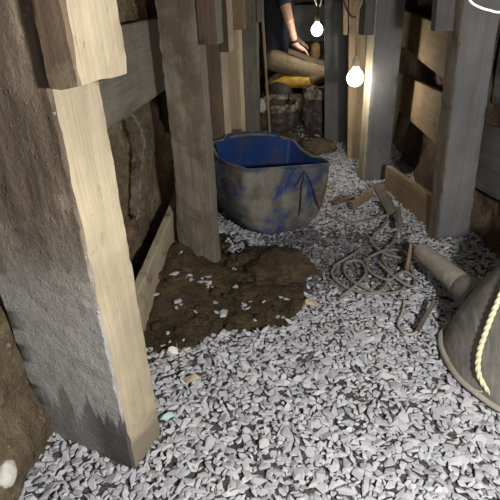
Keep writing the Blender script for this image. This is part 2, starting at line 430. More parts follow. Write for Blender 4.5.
GB = 'lagging boards on the walls'
board('lagging_board', (-0.615, 1.04, 0.884), (-0.615, 2.05, 0.886), 0.268, 0.03, M['greyboard'], 'grey smooth board high on the left wall between the two nearest left posts', 'board', GB, 31)
board('lagging_board', (-0.585, 1.06, 0.06), (-0.60, 1.98, 0.185), 0.27, 0.03, M['palemud'], 'pale mud-smeared board low on the left wall, running down into the mud heap', 'board', GB, 32, up=(0.10, 0, 1))
board('lagging_board', (0.615, 2.24, 0.815), (0.60, 3.78, 0.85), 0.215, 0.03, M['orange'], 'orange-brown board highest on the right wall beside the slate-grey post', 'board', GB, 33)
board('lagging_board', (0.615, 2.24, 0.545), (0.60, 3.78, 0.44), 0.235, 0.03, M['orange'], 'orange-brown board at middle height on the right wall, under a dark gap', 'board', GB, 34)
board('lagging_board', (0.602, 2.235, 0.105), (0.468, 2.86, 0.052), 0.19, 0.03, M['orange'], 'lowest board on the right wall with its end resting in the gravel', 'board', GB, 35)
board('lagging_board', (0.93, 1.60, 0.445), (0.765, 2.235, 0.405), 0.29, 0.03, M['darkgrey'], 'dark grey board right of the slate-grey post at the picture edge', 'board', GB, 36)
board('lagging_board', (0.985, 1.2, 0.90), (0.775, 2.235, 0.80), 0.32, 0.03, M['darkgrey'], 'upper dark board in the right corner behind the slate-grey post', 'board', GB, 37)
board('lagging_board', (-0.645, 2.10, 0.80), (-0.64, 2.44, 0.80), 0.5, 0.03, M['brownface'], 'dark brown wide board seen between the weathered post and the brown post', 'board', GB, 38)
board('slit_stake', (0.565, 3.62, -0.02), (0.595, 3.60, 0.36), 0.04, 0.05, M['pale'], 'thin pale stake put in for the slit of light behind the middle right post', 'stake', None, 39, up=(0, 1, 0))  # pale stake put in to stand for a bright slit of light
board('thin_pole', (-0.345, 4.02, 0.0), (-0.405, 4.06, 1.2), 0.022, 0.02, M['tan'], 'thin leaning wooden pole beside the farthest left post', 'pole', None, 40, up=(0, 1, 0))
board('back_board', (-0.6, 5.44, 0.79), (0.35, 5.44, 0.79), 0.34, 0.03, M['slate'], 'grey board across the dim end of the tunnel behind the worker', 'board', None, 41)

# ------------------------------------------------------------------ gravel
rng = random.Random(5)
def stone_mesh(name, seed, flat=0.5):
    r = random.Random(seed); bm = bmesh.new()
    for _ in range(r.randint(9, 13)):
        v = Vector((r.gauss(0, 1), r.gauss(0, 1), r.gauss(0, 1))).normalized()
        bm.verts.new((v.x * r.uniform(0.9, 1.3), v.y * r.uniform(0.5, 0.95), v.z * flat * r.uniform(0.75, 1.1)))
    res = bmesh.ops.convex_hull(bm, input=bm.verts)
    bmesh.ops.delete(bm, geom=list({g for g in res['geom_interior'] + res['geom_unused'] if isinstance(g, bmesh.types.BMVert)}), context='VERTS')
    bmesh.ops.bevel(bm, geom=list(bm.edges), offset=0.05, segments=1, affect='EDGES')
    bmesh.ops.recalc_face_normals(bm, faces=bm.faces)
    bmesh.ops.triangulate(bm, faces=bm.faces)
    me = bpy.data.meshes.new(name); bm.to_mesh(me); bm.free(); return me
stones = [stone_mesh('stone_shape', 100 + i, rng.uniform(0.26, 0.46)) for i in range(16)]
arr = []
for me in stones:
    arr.append((np.array([v.co[:] for v in me.vertices]), np.array([p.vertices[:] for p in me.polygons])))

FOOT = [[(-0.755, 0.90), (-0.435, 0.78), (-0.395, 0.93), (-0.70, 1.04)], [(-0.56, 1.73), (-0.37, 1.73), (-0.37, 1.85), (-0.56, 1.85)],
        [(0.59, 2.11), (0.76, 2.11), (0.76, 2.24), (0.56, 2.24)], [(0.31, 2.98), (0.51, 2.98), (0.51, 3.12), (0.31, 3.12)]]
fwd = -CZ
def cam_px(p):
    d = Vector(p) - Vector((0, 0, 1.1)); z = d.dot(fwd)
    return 250 + 480 * d.dot(CX) / z, 250 - 480 * d.dot(CY) / z, z

def density(x, y):
    """how much gravel lies here"""
    if any(in_poly(x, y, F) for F in FOOT): return 0
    if x < wall_left_x(y, 0.02) - 0.01 or x > wall_right_x(y, 0.02) - 0.0: return 0
    if y < 1.05 and x < -0.80 + 0.03 * sn(x, y, 0, 8): return 0
    n = sn(x, y, 4.0, 7.0, 3); n2 = sn(x, y, 8.0, 16.0, 2)
    if in_poly(x + 0.05 * n + 0.02 * n2, y + 0.04 * n2, SOIL):
        return 0.22 if (n2 > 0.52 or ((x + 0.30) ** 2 + (y - 2.02) ** 2 < 0.1 ** 2)) else 0.007
    if x < -0.25 and y > 2.35: return 0.15
    d = 1.0
    d *= 1 - 0.93 * sm(3.45, 3.95, y + 0.25 * n)
    if ((x + 0.10) / 0.22) ** 2 + ((y - 3.25) / 0.35) ** 2 < 1 + n: d *= 0.35
    return d

class Grid:
    def __init__(s, c): s.c = c; s.d = {}
    def ok(s, x, y, r, k):
        i, j = int(x // s.c), int(y // s.c)
        for a in range(i - 1, i + 2):
            for b in range(j - 1, j + 2):
                for (X, Y, q) in s.d.get((a, b), ()):
                    if (X - x) ** 2 + (Y - y) ** 2 < ((r + q) * k) ** 2: return False
        return True
    def add(s, x, y, r): s.d.setdefault((int(x // s.c), int(y // s.c)), []).append((x, y, r))

layers = []          # (x, y, z, size, rotation matrix, shape index, layer)
for layer, (tries, k, zoff) in enumerate(((50000, 0.42, -0.006), (90000, 0.42, 0.005))):
    G = Grid(0.06)
    for _ in range(tries):
        x, y = rng.uniform(-0.95, 1.05), rng.uniform(0.45, 4.2)
        d = density(x, y)
        if rng.random() > d: continue
        r = min(0.026, max(0.008, rng.lognormvariate(math.log(0.0145), 0.33)))
        r *= 1 - 0.18 * sm(1.3, 1.9, y)
        if layer == 0: r *= 0.9
        if not G.ok(x, y, r, k): continue
        G.add(x, y, r)
        tilt = rng.gauss(0, 0.30)
        m = Matrix.Rotation(rng.uniform(0, 6.283), 3, 'Z') @ Matrix.Rotation(tilt, 3, 'X') @ Matrix.Rotation(rng.gauss(0, 0.28), 3, 'Y')
        layers.append((x, y, ground(x, y) + zoff + rng.uniform(-0.002, 0.008), r, m, rng.randrange(16), layer))

TUBC = (0.745, 1.29)
def near_tub(x, y): return ((x - TUBC[0]) / 0.34) ** 2 + ((y - TUBC[1]) / 0.33) ** 2 < 1
def behind_post(px, py): return px < 165 and py < 470 and px < 100 + (py - 80) * 0.177 + 6 and px > 45 + (py - 90) * 0.237 - 110
cand = []
for i, s in enumerate(layers):
    if s[6] == 1:
        px, py, z = cam_px(s[:3])
        if 4 < px < 496 and 4 < py < 497 and not behind_post(px, py) and not near_tub(s[0], s[1]):
            cand.append((s[3] / z, i))
cand.sort(reverse=True)
single = {i for _, i in cand[:300]}
def dark_zone(x, y):  # picks the stones of the darker patch in mid floor
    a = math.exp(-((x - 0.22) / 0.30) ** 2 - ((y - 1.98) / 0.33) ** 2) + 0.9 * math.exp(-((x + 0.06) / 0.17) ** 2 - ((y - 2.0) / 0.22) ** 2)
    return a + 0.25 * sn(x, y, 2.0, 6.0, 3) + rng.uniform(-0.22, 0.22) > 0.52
V, F, off = ([], []), ([], []), [0, 0]
protos = {}
for i, (x, y, z, r, m, k, layer) in enumerate(layers):
    if i in single:
        if k not in protos: stones[k].materials.append(M['gravel']); protos[k] = True
        o = bpy.data.objects.new('gravel_stone', stones[k]); C.objects.link(o)
        o.matrix_world = Matrix.Translation((x, y, z)) @ (m * r).to_4x4()
        tag(o, 'larger pale grey angular gravel stone loose on the gravel floor', 'stone', 'large stones of the gravel floor')
        continue
    v, f = arr[k]
    w = 1 if dark_zone(x, y) else 0
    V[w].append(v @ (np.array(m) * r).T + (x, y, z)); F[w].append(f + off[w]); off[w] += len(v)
M['darkgravel'] = stone_mat('dark_grey_gravel', ((0.10, 0.10, 0.11), (0.16, 0.16, 0.175), (0.22, 0.22, 0.235), (0.42, 0.425, 0.44)))  # darker grey stones for the mid-floor patch
M['darkgravel'].node_tree.nodes['Principled BSDF'].inputs['Roughness'].default_value = 0.5
for w, nm, lab in ((0, 'gravel', 'loose bed of small clean grey angular gravel covering the tunnel floor'), (1, 'dark_gravel', 'darker grey gravel in mid floor around the tangled cables')):
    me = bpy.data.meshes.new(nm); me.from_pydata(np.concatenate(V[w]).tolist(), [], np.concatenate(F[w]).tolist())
    tag(link(nm, me, M['darkgravel' if w else 'gravel']), lab, 'gravel', None, 'stuff')

# ------------------------------------------------------------------ loose rocks and mud
def rock(name, loc, size, mat, label, cat, group=None, seed=0, rot=0, rough=0.30, sub=4, flat=False):
    bm = bmesh.new(); bmesh.ops.create_icosphere(bm, subdivisions=sub, radius=1)
    if flat:
        sm_ = stone_mesh('chip', 900 + seed, 0.9); bm.free(); bm = bmesh.new(); bm.from_mesh(sm_); bpy.data.meshes.remove(sm_); rough = 0
    for v in bm.verts:
        d = 1 + rough * noise.fractal(v.co * 1.5 + Vector((seed * 7.3, 0, 0)), 0.8, 2, 5)
        v.co = Vector((v.co.x * size[0], v.co.y * size[1], v.co.z * size[2])) * d
    me = bm_mesh(name, bm, not flat)
    o = link(name, me, mat, None, loc); o.rotation_euler.z = rot
    return tag(o, label, cat, group)
M['palerock'] = plain('pale_rock', (0.52, 0.50, 0.46), 0.85, 20, 0.2, 0.6)
M['tanrock'] = plain('tan_rock', (0.44, 0.36, 0.25), 0.85, 25, 0.25, 0.5)
M['yellowrock'] = plain('yellow_rock', (0.46, 0.32, 0.13), 0.85, 25, 0.25, 0.5)
M['tealchip'] = plain('teal_chip', (0.36, 0.52, 0.50), 0.5, 30, 0.15, 0.2)
M['whitechip'] = plain('white_chip', (0.66, 0.64, 0.60), 0.8, 30, 0.12, 0.4)

rock('mud_clod', (-0.150, 1.80, 0.035), (0.150, 0.145, 0.075), M['mud'], 'large wet brown mud lump in front of the blue cut drum', 'mud clod', 'lumps of mud', 1, 0.3)
rock('mud_clod', (-0.25, 1.60, 0.04), (0.06, 0.05, 0.022), M['mud'], 'low flat mud lump nearer than the big wet one, left of the gravel edge', 'mud clod', 'lumps of mud', 2, 0.8)
rock('mud_clod', (-0.515, 1.66, 0.115), (0.06, 0.04, 0.045), M['mud'], 'dark mud lump stuck against the foot of the weathered left post', 'mud clod', 'lumps of mud', 3, 0.1)
rock('mud_clod', (-0.40, 1.42, 0.025), (0.045, 0.035, 0.02), M['mud'], 'small mud lump beside the low pale board, at the gravel edge', 'mud clod', 'lumps of mud', 4, 0.5)
rock('mud_clod', (-0.10, 3.20, 0.03), (0.14, 0.10, 0.06), M['mud'], 'brown mud lump on the far floor behind the blue drum', 'mud clod', 'lumps of mud', 5, 0.5)
rock('mud_clod', (0.05, 3.62, 0.03), (0.15, 0.12, 0.06), M['wall'], 'light brown clay lump in front of the right wet sack', 'mud clod', 'lumps of mud', 6, 0.9)
rock('mud_clod', (-0.20, 3.75, 0.04), (0.12, 0.10, 0.07), M['mud'], 'dark mud lump at the foot of the left wet sack', 'mud clod', 'lumps of mud', 7, 0.2)
rs = random.Random(9); n_crumb = 0
while n_crumb < 46:
    x, y = rs.uniform(-0.6, 0.0), rs.uniform(1.25, 2.1)
    if not in_poly(x, y, SOIL) or any(in_poly(x, y, F) for F in FOOT): continue
    q = rs.uniform(0.010, 0.030); n_crumb += 1
    rock('mud_crumb', (x, y, ground(x, y) + q * 0.35), (q, q * rs.uniform(0.6, 0.9), q * rs.uniform(0.4, 0.7)), M['mud'], 'small brown mud crumb on the mud heap left of the gravel', 'mud clod', 'crumbs of mud on the heap', 70 + n_crumb, rs.uniform(0, 6), 0.3, 2)
rock('pale_rock', (-0.703, 0.678, 0.105), (0.022, 0.03, 0.034), M['palerock'], 'smooth pale rock in the clay at the bottom left picture edge', 'rock', None, 8, 0.2, 0.12)
rock('tan_rock', (-0.345, 1.112, 0.026), (0.036, 0.026, 0.024), M['tanrock'], 'flat tan rock on grey gravel near the pale side of the nearest post', 'rock', None, 9, 0.1, 0.25, 2, True)
rock('tan_rock', (0.015, 1.565, 0.026), (0.032, 0.022, 0.022), M['tanrock'], 'tan rock on gravel at the right edge of the mud', 'rock', None, 10, -0.4, 0.25, 2, True)
rock('white_chip', (-0.445, 1.22, 0.035), (0.02, 0.024, 0.032), M['whitechip'], 'small white stone chip where the low pale board meets the gravel', 'stone chip', None, 11, 0.5, 0.3, 2, True)
rock('teal_chip', (-0.392, 0.955, 0.024), (0.020, 0.018, 0.014), M['tealchip'], 'small pale teal chip on gravel against the nearest post', 'chip', None, 12, 0.5, 0.25, 2, True)
for i, (x, y, s, lab) in enumerate(((0.105, 2.78, 0.030, 'yellowish rock on bright gravel just right of the blue drum'), (0.10, 2.62, 0.022, 'small yellowish rock beside the drum, nearer than the larger yellow one'),
                                    (0.245, 3.02, 0.028, 'yellowish rock beside the lit foot of the middle right post'), (0.02, 3.05, 0.035, 'orange-tan rock on the far gravel behind the drum'))):
    rock('yellow_rock', (x, y, ground(x, y) + 0.014), (s, s * 0.7, s * 0.45), M['yellowrock'], lab, 'rock', 'yellowish rocks on the far gravel', 20 + i, i, 0.25, 2, True)
for i, (y, z, s, lab) in enumerate(((1.20, 0.52, 0.05, 'stone sticking out of the clay wall below the grey board'), (1.50, 0.36, 0.06, 'dark stone set in the clay wall above the low pale board'), (1.72, 0.50, 0.04, 'stone in the clay wall close to the weathered post'))):
    rock('wall_stone', (wall_left_x(y, z) + 0.012, y, z), (s * 0.5, s, s * 0.8), M['shale'], lab, 'stone', 'stones in the left clay wall', 30 + i, 0, 0.3)

# ------------------------------------------------------------------ blue cut drum
M['drum'] = patchy('muddy_blue_plastic', (0.02, 0.045, 0.14), (0.21, 0.20, 0.17), 8, 0.36, 0.56, (0.45, 0.92), 0.4, over2=(0.13, 0.11, 0.08))
M['drumin'] = patchy('blue_plastic_inside', (0.014, 0.04, 0.15), (0.04, 0.04, 0.045), 7, 0.46, 0.66, (0.35, 0.9), 0.2)
M['crease'] = plain('dark_crack', (0.02, 0.02, 0.022), 0.9)
def cut_drum():
    root = empty('cut_drum', (-0.225, 2.315, 0.0))
    root.rotation_euler = (R(-3), R(8), DRUM_ROT)
    tag(root, 'blue plastic drum with cut-open top, smeared with grey mud, behind the weathered left post', 'drum')
    W, D, H = 0.265, 0.18, 0.37            # half width, half depth, rim height
    def section(s, x_in=0.0):
        """U shaped outline across the drum at s (-1 near end .. 1 far end)"""
        a = min(1.0, abs(s)); e = (1 - a ** 6) ** (1 / 2.2) if a < 1 else 0.0
        k = 0.80 + 0.20 * e
        top = H - 0.02 + (0.065 * sm(0.35, 1.0, s)) - 0.03 * sm(-1, -0.7, s) * 0
        pts = []
        for i in range(29):
            t = -1 + 2 * i / 28
            ang = t * math.pi * 0.5
            # rounded square bottom, nearly straight sides
            cx = math.copysign(abs(math.sin(ang)) ** 0.6, ang)
            cz = 1 - abs(math.cos(ang)) ** 0.66
            x = (W * k - x_in) * cx
            z = x_in + (1 - k) * 0.16 + cz * (top - x_in - (1 - k) * 0.16)
            x += 0.010 * sn(s, t, 1.5, 2.0); z += 0.008 * sn(s, t, 7.5, 2.5) * (1 if z > 0.02 else 0)
            pts.append((x, z))
        return pts
    def shell(name, inset, mat, ss):
        bm = bmesh.new(); rows = []
        for s in ss:
            y = s * (D - inset)
            rows.append([bm.verts.new((x, y, z)) for x, z in section(s, inset)])
        for a, b in zip(rows[:-1], rows[1:]):
            for i in range(len(a) - 1): bm.faces.new((a[i], a[i + 1], b[i + 1], b[i]))
        # end walls: fan rows down towards the middle of each end
        for row, sgn in ((rows[0], -1), (rows[-1], 1)):
            prev = row
            topz = min(row[0].co.z, row[-1].co.z); arch = 0.045 if sgn > 0 else 0.0
            for step in (0.93, 0.75, 0.5, 0.25, 0.02):
                cur = []
                for i, v in enumerate(row):
                    c = Vector((0, v.co.y, topz + arch * (1 - (2 * i / 28 - 1) ** 2) * 0))
                    q = c + (v.co - c) * step
                    bulge = 0.028 * (1 - step ** 3)
                    q.y = v.co.y + sgn * bulge + 0.006 * sn(q.x * 3, q.z * 3, 2, 2.5)
                    if step < 0.8: q.z += arch * math.cos(q.x / W * 1.3) * 1.0 * max(0, 1 - (topz - q.z) / 0.22)
                    cur.append(bm.verts.new(q))
                for i in range(len(row) - 1): bm.faces.new((prev[i], prev[i + 1], cur[i + 1], cur[i]))
                prev = cur
        bmesh.ops.remove_doubles(bm, verts=bm.verts, dist=0.001)
        return link(name, bm_mesh(name, bm, True, 60), mat, root)
    ss = [-1, -0.985, -0.95, -0.9, -0.82, -0.6, -0.3, 0, 0.3, 0.6, 0.82, 0.9, 0.95, 0.985, 1]
    shell('drum_body', 0.0, M['drum'], ss)
    shell('drum_lining', 0.012, M['drumin'], ss)['label'] = 'bright blue inside of the drum'
    rim = []
    for s in ss: rim.append(Vector((section(s)[0][0] , s * D, section(s)[0][1])))
    right = [Vector((section(s)[28][0], s * D, section(s)[28][1])) for s in ss]
    near = [Vector((x, -D - 0.012, H - 0.022)) for x in lin(right[0].x, rim[0].x, 7)]
    far = [Vector((x, D + 0.012, H + 0.042 + 0.04 * math.cos(x / W * 1.3) - 0.01)) for x in lin(rim[-1].x, right[-1].x, 7)]
    loop = rim + far[1:-1] + right[::-1] + near[1:-1]
    bm = bmesh.new(); sweep(bm, catmull(loop + [loop[0]], 3), 0.0085, 6)
    link('drum_rim', bm_mesh('drum_rim', bm), M['drum'], root)
    # hand-wide creases pressed into the near end
    for pts in ([(0.055, 0.325), (0.045, 0.24), (0.05, 0.15), (0.045, 0.10)], [(0.06, 0.325), (0.11, 0.25), (0.15, 0.17), (0.185, 0.12)], [(0.05, 0.33), (0.02, 0.28), (-0.005, 0.24)]):
        bm = bmesh.new()
        sweep(bm, catmull([(x, -D - 0.018 - 0.010 * math.cos(x / W * 1.4), z) for x, z in pts], 6), lambda t: 0.0015 + 0.0035 * math.sin(math.pi * min(1, t + 0.05)), 6)
        link('crease', bm_mesh('crease', bm), M['crease'], root)['label'] = 'dark crease in the near end of the drum'
    return root
DRUM_ROT = R(38)
drum = cut_drum()

# ------------------------------------------------------------------ dusty overturned drum with neck pipe, lower right
M['dusty'] = NT('scratched_dusty_plastic')
k = M['dusty']; p = k.coords((1, 1, 1), rnd=False)
mp = k.n('ShaderNodeMapping'); mp.inputs['Rotation'].default_value = (0.3, 0.5, 0.7); mp.inputs['Scale'].default_value = (150, 7, 7); k.l(p, mp.inputs['Vector'])
scr = k.noise(mp.outputs[0], 1.0, 4, 0.7); bl = k.noise(p, 9, 6, 0.65)
c = k.ramp(bl, [(0.3, (0.105, 0.10, 0.09)), (0.5, (0.165, 0.16, 0.145)), (0.72, (0.25, 0.24, 0.215))])
c = k.mix(k.ramp(scr, [(0.5, 0.0), (0.72, 0.7)]), c, (0.36, 0.345, 0.31))
c = k.mix(k.ramp(k.noise(p, 5, 4), [(0.58, 0.0), (0.68, 0.6)]), c, (0.14, 0.105, 0.07))
M['dusty'] = k.done(c, 0.75, k.bump(k.math('ADD', scr, bl), 0.35, 0.004))
M['dustpipe'] = patchy('dusty_grey_pipe', (0.30, 0.28, 0.24), (0.46, 0.43, 0.37), 10, 0.4, 0.6, (0.7, 0.9), 0.35, over2=(0.33, 0.27, 0.20))
M['darkrubber'] = plain('dark_rubber', (0.035, 0.034, 0.033), 0.6, 20, 0.3)

troot = empty('overturned_drum', (TUBC[0], TUBC[1], 0.0))
tag(troot, 'large grey dust-covered plastic drum with a neck pipe, overturned on the gravel at lower right', 'drum')
TB = dict(rx=0.285, ry=0.275, h=0.46)
def tub_point(th, ph):
    """th around, ph from rim (0) to crown (1)"""
    e = ph * math.pi / 2
    cr = max(0.0, math.cos(e)) ** 0.62; ch = math.sin(e) ** 0.85
    c, s = math.cos(th), math.sin(th)
    x = math.copysign(abs(c) ** 0.9, c) * TB['rx'] * cr; y = math.copysign(abs(s) ** 0.9, s) * TB['ry'] * cr
    z = TB['h'] * ch
    x += 0.25 * z; d = 1 + 0.05 * sn(c * 1.2, s * 1.2, ph * 1.3, 1.2, 2)
    # valley that runs up from the neck
    a = math.atan2(math.sin(th - R(132)), math.cos(th - R(132)))
    d *= 1 - 0.20 * math.exp(-(a / 0.33) ** 2) * sm(0.15, 0.6, ph) * (1 - sm(0.75, 1.0, ph))
    return Vector((x * d, y * d, z + 0.002))
bm = bmesh.new()
rows = [[tub_point(2 * math.pi * i / 72, ph) for i in range(72)] for ph in lin(0, 0.985, 30)]
loft(bm, rows, True)
tub_me = bm_mesh('drum_body', bm, True, 60)
link('drum_body', tub_me, M['dusty'], troot)
bm = bmesh.new()
pts = [tub_point(2 * math.pi * i / 72, 0) + Vector((0, 0, 0.022)) for i in range(73)]
sweep(bm, [Vector((q.x * 1.012, q.y * 1.012, q.z)) for q in pts], 0.009, 8)
link('rolled_rim', bm_mesh('rolled_rim', bm), M['dustpipe'], troot)['label'] = 'rolled rim along the lower edge of the drum'
T = Vector((TUBC[0], TUBC[1], 0))
pa, pb = Vector((0.473, 1.868, 0.105)) - T, Vector((0.575, 1.50, 0.135)) - T
ax = (pb - pa).normalized()
bm = bmesh.new()
line = [pa + (pb - pa) * t for t in (0.0, 0.003, 0.012, 0.03, 0.06, 0.2, 0.4, 0.6, 0.8, 1.0, 1.3)]
rad = [0.012, 0.024, 0.033, 0.037, 0.038, 0.0385, 0.040, 0.042, 0.045, 0.050, 0.07]
cnt = len(line)
sweep(bm, line, lambda t: rad[min(cnt - 1, int(round(t * (cnt - 1))))] , 24)
link('neck_pipe', bm_mesh('neck_pipe', bm, True, 50), M['dustpipe'], troot)['label'] = 'thick grey neck pipe with rounded end'
bm = bmesh.new()
line = [pa + ax * d for d in (0.335, 0.35, 0.375, 0.41, 0.45)]
rad2 = [0.048, 0.053, 0.058, 0.064, 0.072]
sweep(bm, line, lambda t: rad2[int(round(t * 4))], 28)
link('neck_collar', bm_mesh('neck_collar', bm, True, 60), M['dusty'], troot)['label'] = 'flared collar where the neck joins the drum'

# ------------------------------------------------------------------ ropes and cables
def cable(name, pts, r, mat, label, cat, group=None, sides=7, per=7, rope=False):
    pts = [Vector(q) for q in pts]
    o0 = pts[0].copy(); bm = bmesh.new()
    line = catmull([q - o0 for q in pts], per)
    if rope: sweep(bm, line, r, 18, 100, 3)
    else: sweep(bm, line, r, sides)
    return tag(link(name, bm_mesh(name, bm, True, 70), mat, None, o0), label, cat, group)
M['ropemat'] = plain('yellow_white_rope', (0.62, 0.60, 0.40), 0.85, 60, 0.2, 0.5)
M['greycable'] = plain('dusty_grey_cable', (0.21, 0.195, 0.17), 0.85, 40, 0.3, 0.3)
M['whitecable'] = plain('white_cable', (0.75, 0.74, 0.70), 0.5, 40, 0.1, 0.1)
M['wire'] = plain('pale_wire', (0.38, 0.35, 0.29), 0.6, 40, 0.3, 0.2)

tub_bvh = BVHTree.FromPolygons([v.co + T for v in tub_me.vertices], [p.vertices[:] for p in tub_me.polygons])
rope_pts = []
for q in ((0.70, 1.42, 0.5), (0.62, 1.33, 0.42), (0.575, 1.27, 0.34), (0.553, 1.225, 0.26), (0.545, 1.20, 0.19), (0.54, 1.18, 0.12), (0.543, 1.155, 0.07)):
    c, nrm, _, _ = tub_bvh.find_nearest(Vector(q)); rope_pts.append(c + nrm * 0.009)
rope_pts.append(Vector((0.55, 1.10, 0.03)))
cable('rope', rope_pts, 0.0085, M['ropemat'], 'twisted yellow-white rope draped over the dusty drum at lower right', 'rope', None, per=26, rope=True)
cable('wire_loop', [(0.548, 1.128, 0.045), (0.535, 1.14, 0.05), (0.522, 1.165, 0.045), (0.525, 1.135, 0.036), (0.518, 1.12, 0.034), (0.50, 1.135, 0.03)], 0.0028, M['wire'], 'thin pale wire curl at the foot of the yellow-white rope', 'wire')

def on_ground(pts, lift=0.024):
    return [(x, y, ground(x, y) + lift + (z if True else 0)) for x, y, z in pts]
GCAB = 'cables tangled on the gravel'
cable('cable', on_ground([(0.245, 2.03, 0), (0.19, 1.93, 0.005), (0.12, 1.84, 0), (0.105, 1.75, 0), (0.16, 1.66, 0.004), (0.25, 1.62, 0.01), (0.31, 1.68, 0.012), (0.34, 1.80, 0.01), (0.33, 1.93, 0.006), (0.38, 2.02, 0.0), (0.44, 1.98, 0.0), (0.45, 1.86, 0)]), 0.0062, M['greycable'],
      'dusty cable forming the widest loop of the tangle in the middle of the gravel', 'cable', GCAB)
cable('cable', on_ground([(0.13, 1.60, 0), (0.20, 1.68, 0.012), (0.245, 1.78, 0.012), (0.225, 1.88, 0.008), (0.165, 1.86, 0.006), (0.16, 1.75, 0.008), (0.215, 1.66, 0.016), (0.29, 1.62, 0.014), (0.37, 1.66, 0.01), (0.41, 1.75, 0.0)]), 0.0058, M['greycable'],
      'dusty cable with a small round loop inside the widest loop of the tangle', 'cable', GCAB)
cable('cable', on_ground([(0.41, 2.35, 0.01), (0.36, 2.22, 0.02), (0.30, 2.08, 0.02), (0.34, 1.96, 0.012), (0.42, 1.90, 0.01), (0.445, 1.80, 0.0), (0.42, 1.70, 0.004), (0.36, 1.74, 0.018), (0.31, 1.84, 0.02)]), 0.0062, M['greycable'],
      'dusty cable running from the broken wood down to the neck pipe', 'cable', GCAB)
cable('cable', on_ground([(0.44, 2.22, 0.0), (0.40, 2.10, 0.01), (0.35, 1.98, 0.02), (0.27, 1.90, 0.016), (0.26, 1.79, 0.014), (0.33, 1.72, 0.02), (0.40, 1.79, 0.02), (0.46, 1.76, 0.0)]), 0.005, M['greycable'],
      'thinner dusty cable crossing the tangle close to the neck pipe', 'cable', GCAB)
cable('cable', on_ground([(0.375, 1.60, 0.0), (0.355, 1.52, 0.0), (0.33, 1.45, 0.0), (0.345, 1.39, 0.0), (0.385, 1.40, 0.004), (0.42, 1.48, 0.006)]), 0.0045, M['wire'],
      'pale curled wire at the foot of the wood splinter', 'wire', None)
cable('wire_hoop', on_ground([(0.10, 2.40, 0.0), (0.16, 2.30, 0.012), (0.25, 2.27, 0.02), (0.34, 2.32, 0.02), (0.40, 2.42, 0.02)]), 0.005, M['greycable'], 'stiff grey wire bowed across the gravel in front of the broken wood', 'wire')
cable('overhead_cable', [(0.315, 1.2, 1.10), (0.328, 1.2, 1.067), (0.350, 1.2, 1.053), (0.373, 1.2, 1.046), (0.396, 1.2, 1.042), (0.45, 1.2, 1.048), (0.56, 1.18, 1.09)], 0.0026, M['whitecable'], 'white cable sagging through the top right picture corner', 'cable')

# ------------------------------------------------------------------ broken wood
GW = 'broken bits of wood on the gravel'
board('wood_splinter', (0.385, 1.40, 0.03), (0.468, 1.545, 0.060), 0.022, 0.012, M['greywood'], 'pale wood splinter lying below the neck pipe', 'wood', GW, 51, jit=0.004)
board('wood_splinter', (0.385, 2.66, 0.10), (0.425, 2.33, 0.075), 0.055, 0.02, M['greywood'], 'grey broken plank end pointing at the camera from the gravel by the right wall', 'wood', GW, 52, up=(1, 0, 0.4), jit=0.004)
board('wood_splinter', (0.23, 2.44, 0.06), (0.345, 2.56, 0.09), 0.05, 0.018, M['orange'], 'brown broken wood piece standing on edge left of the grey plank end', 'wood', GW, 53, jit=0.005)
board('wood_splinter', (0.44, 2.16, 0.07), (0.452, 2.36, 0.085), 0.03, 0.014, M['greywood'], 'small grey split stick leaning toward the slate-grey post', 'wood', GW, 54, up=(1, 0, 0.2), jit=0.004)
board('wood_splinter', (0.415, 1.80, 0.05), (0.440, 1.90, 0.105), 0.045, 0.012, M['tan'], 'tan wood chip standing among cables beside the tip of the neck pipe', 'wood', GW, 55, up=(0, 0.3, 1), jit=0.005)
board('wood_splinter', (0.13, 2.52, 0.04), (0.24, 2.60, 0.05), 0.035, 0.014, M['brownface'], 'dark flat wood strip nearest the blue drum', 'wood', GW, 56, up=(0, 1, 0.2), jit=0.005)

# ------------------------------------------------------------------ hanging bulbs
M['socket'] = plain('pale_socket', (0.55, 0.48, 0.36), 0.6, 30, 0.1, 0.1)
M['bulb'] = glow('lit_bulb_glass', (1.0, 0.95, 0.86), 14.0)
M['cord'] = plain('yellowish_cord', (0.34, 0.27, 0.16), 0.7, 40, 0.2, 0.1)
def bulb(loc, r, power, cord_pts, label):
    root = empty('hanging_bulb', loc); tag(root, label, 'light bulb', 'lit bulbs hanging in the tunnel')
    bm = bmesh.new()
    prof = [(0.0, -1.0), (0.35, -0.94), (0.68, -0.74), (0.92, -0.4), (1.0, 0.0), (0.94, 0.36), (0.76, 0.68), (0.52, 0.95), (0.38, 1.15), (0.34, 1.3)]
    rings = [[(max(a, 0.02) * r * math.cos(t), max(a, 0.02) * r * math.sin(t), b * r) for t in lin(0, 2 * math.pi, 25)[:-1]] for a, b in prof]
    loft(bm, rings); g = link('glass', bm_mesh('glass', bm, True, 80), M['bulb'], root); g.visible_shadow = True
    bm = bmesh.new()
    rings = [[(a * r * math.cos(t), a * r * math.sin(t), b * r) for t in lin(0, 2 * math.pi, 21)[:-1]] for a, b in ((0.36, 1.26), (0.44, 1.3), (0.46, 1.75), (0.40, 2.2), (0.26, 2.4), (0.14, 2.55))]
    loft(bm, rings); link('socket', bm_mesh('socket', bm), M['socket'], root)
    bm = bmesh.new(); sweep(bm, catmull([Vector((0, 0, 2.5 * r))] + [Vector(q) - Vector(loc) for q in cord_pts], 8), 0.008, 8)
    link('cord', bm_mesh('cord', bm), M['cord'], root)
    # the light leaves just outside the glass, on the tunnel side
    point_light('bulb_light', (0, 0, -0.01), power, (1.0, 0.93, 0.82), r * 1.06, root)
    return root
bulb((0.244, 2.965, 0.637), 0.048, BULB_POWER[0], [(0.240, 2.965, 0.83), (0.226, 2.97, 0.96), (0.254, 2.98, 1.05), (0.26, 3.0, 1.30), (0.25, 3.0, 1.74)], 'nearer lit bulb hanging beside the right posts on a yellowish cord')
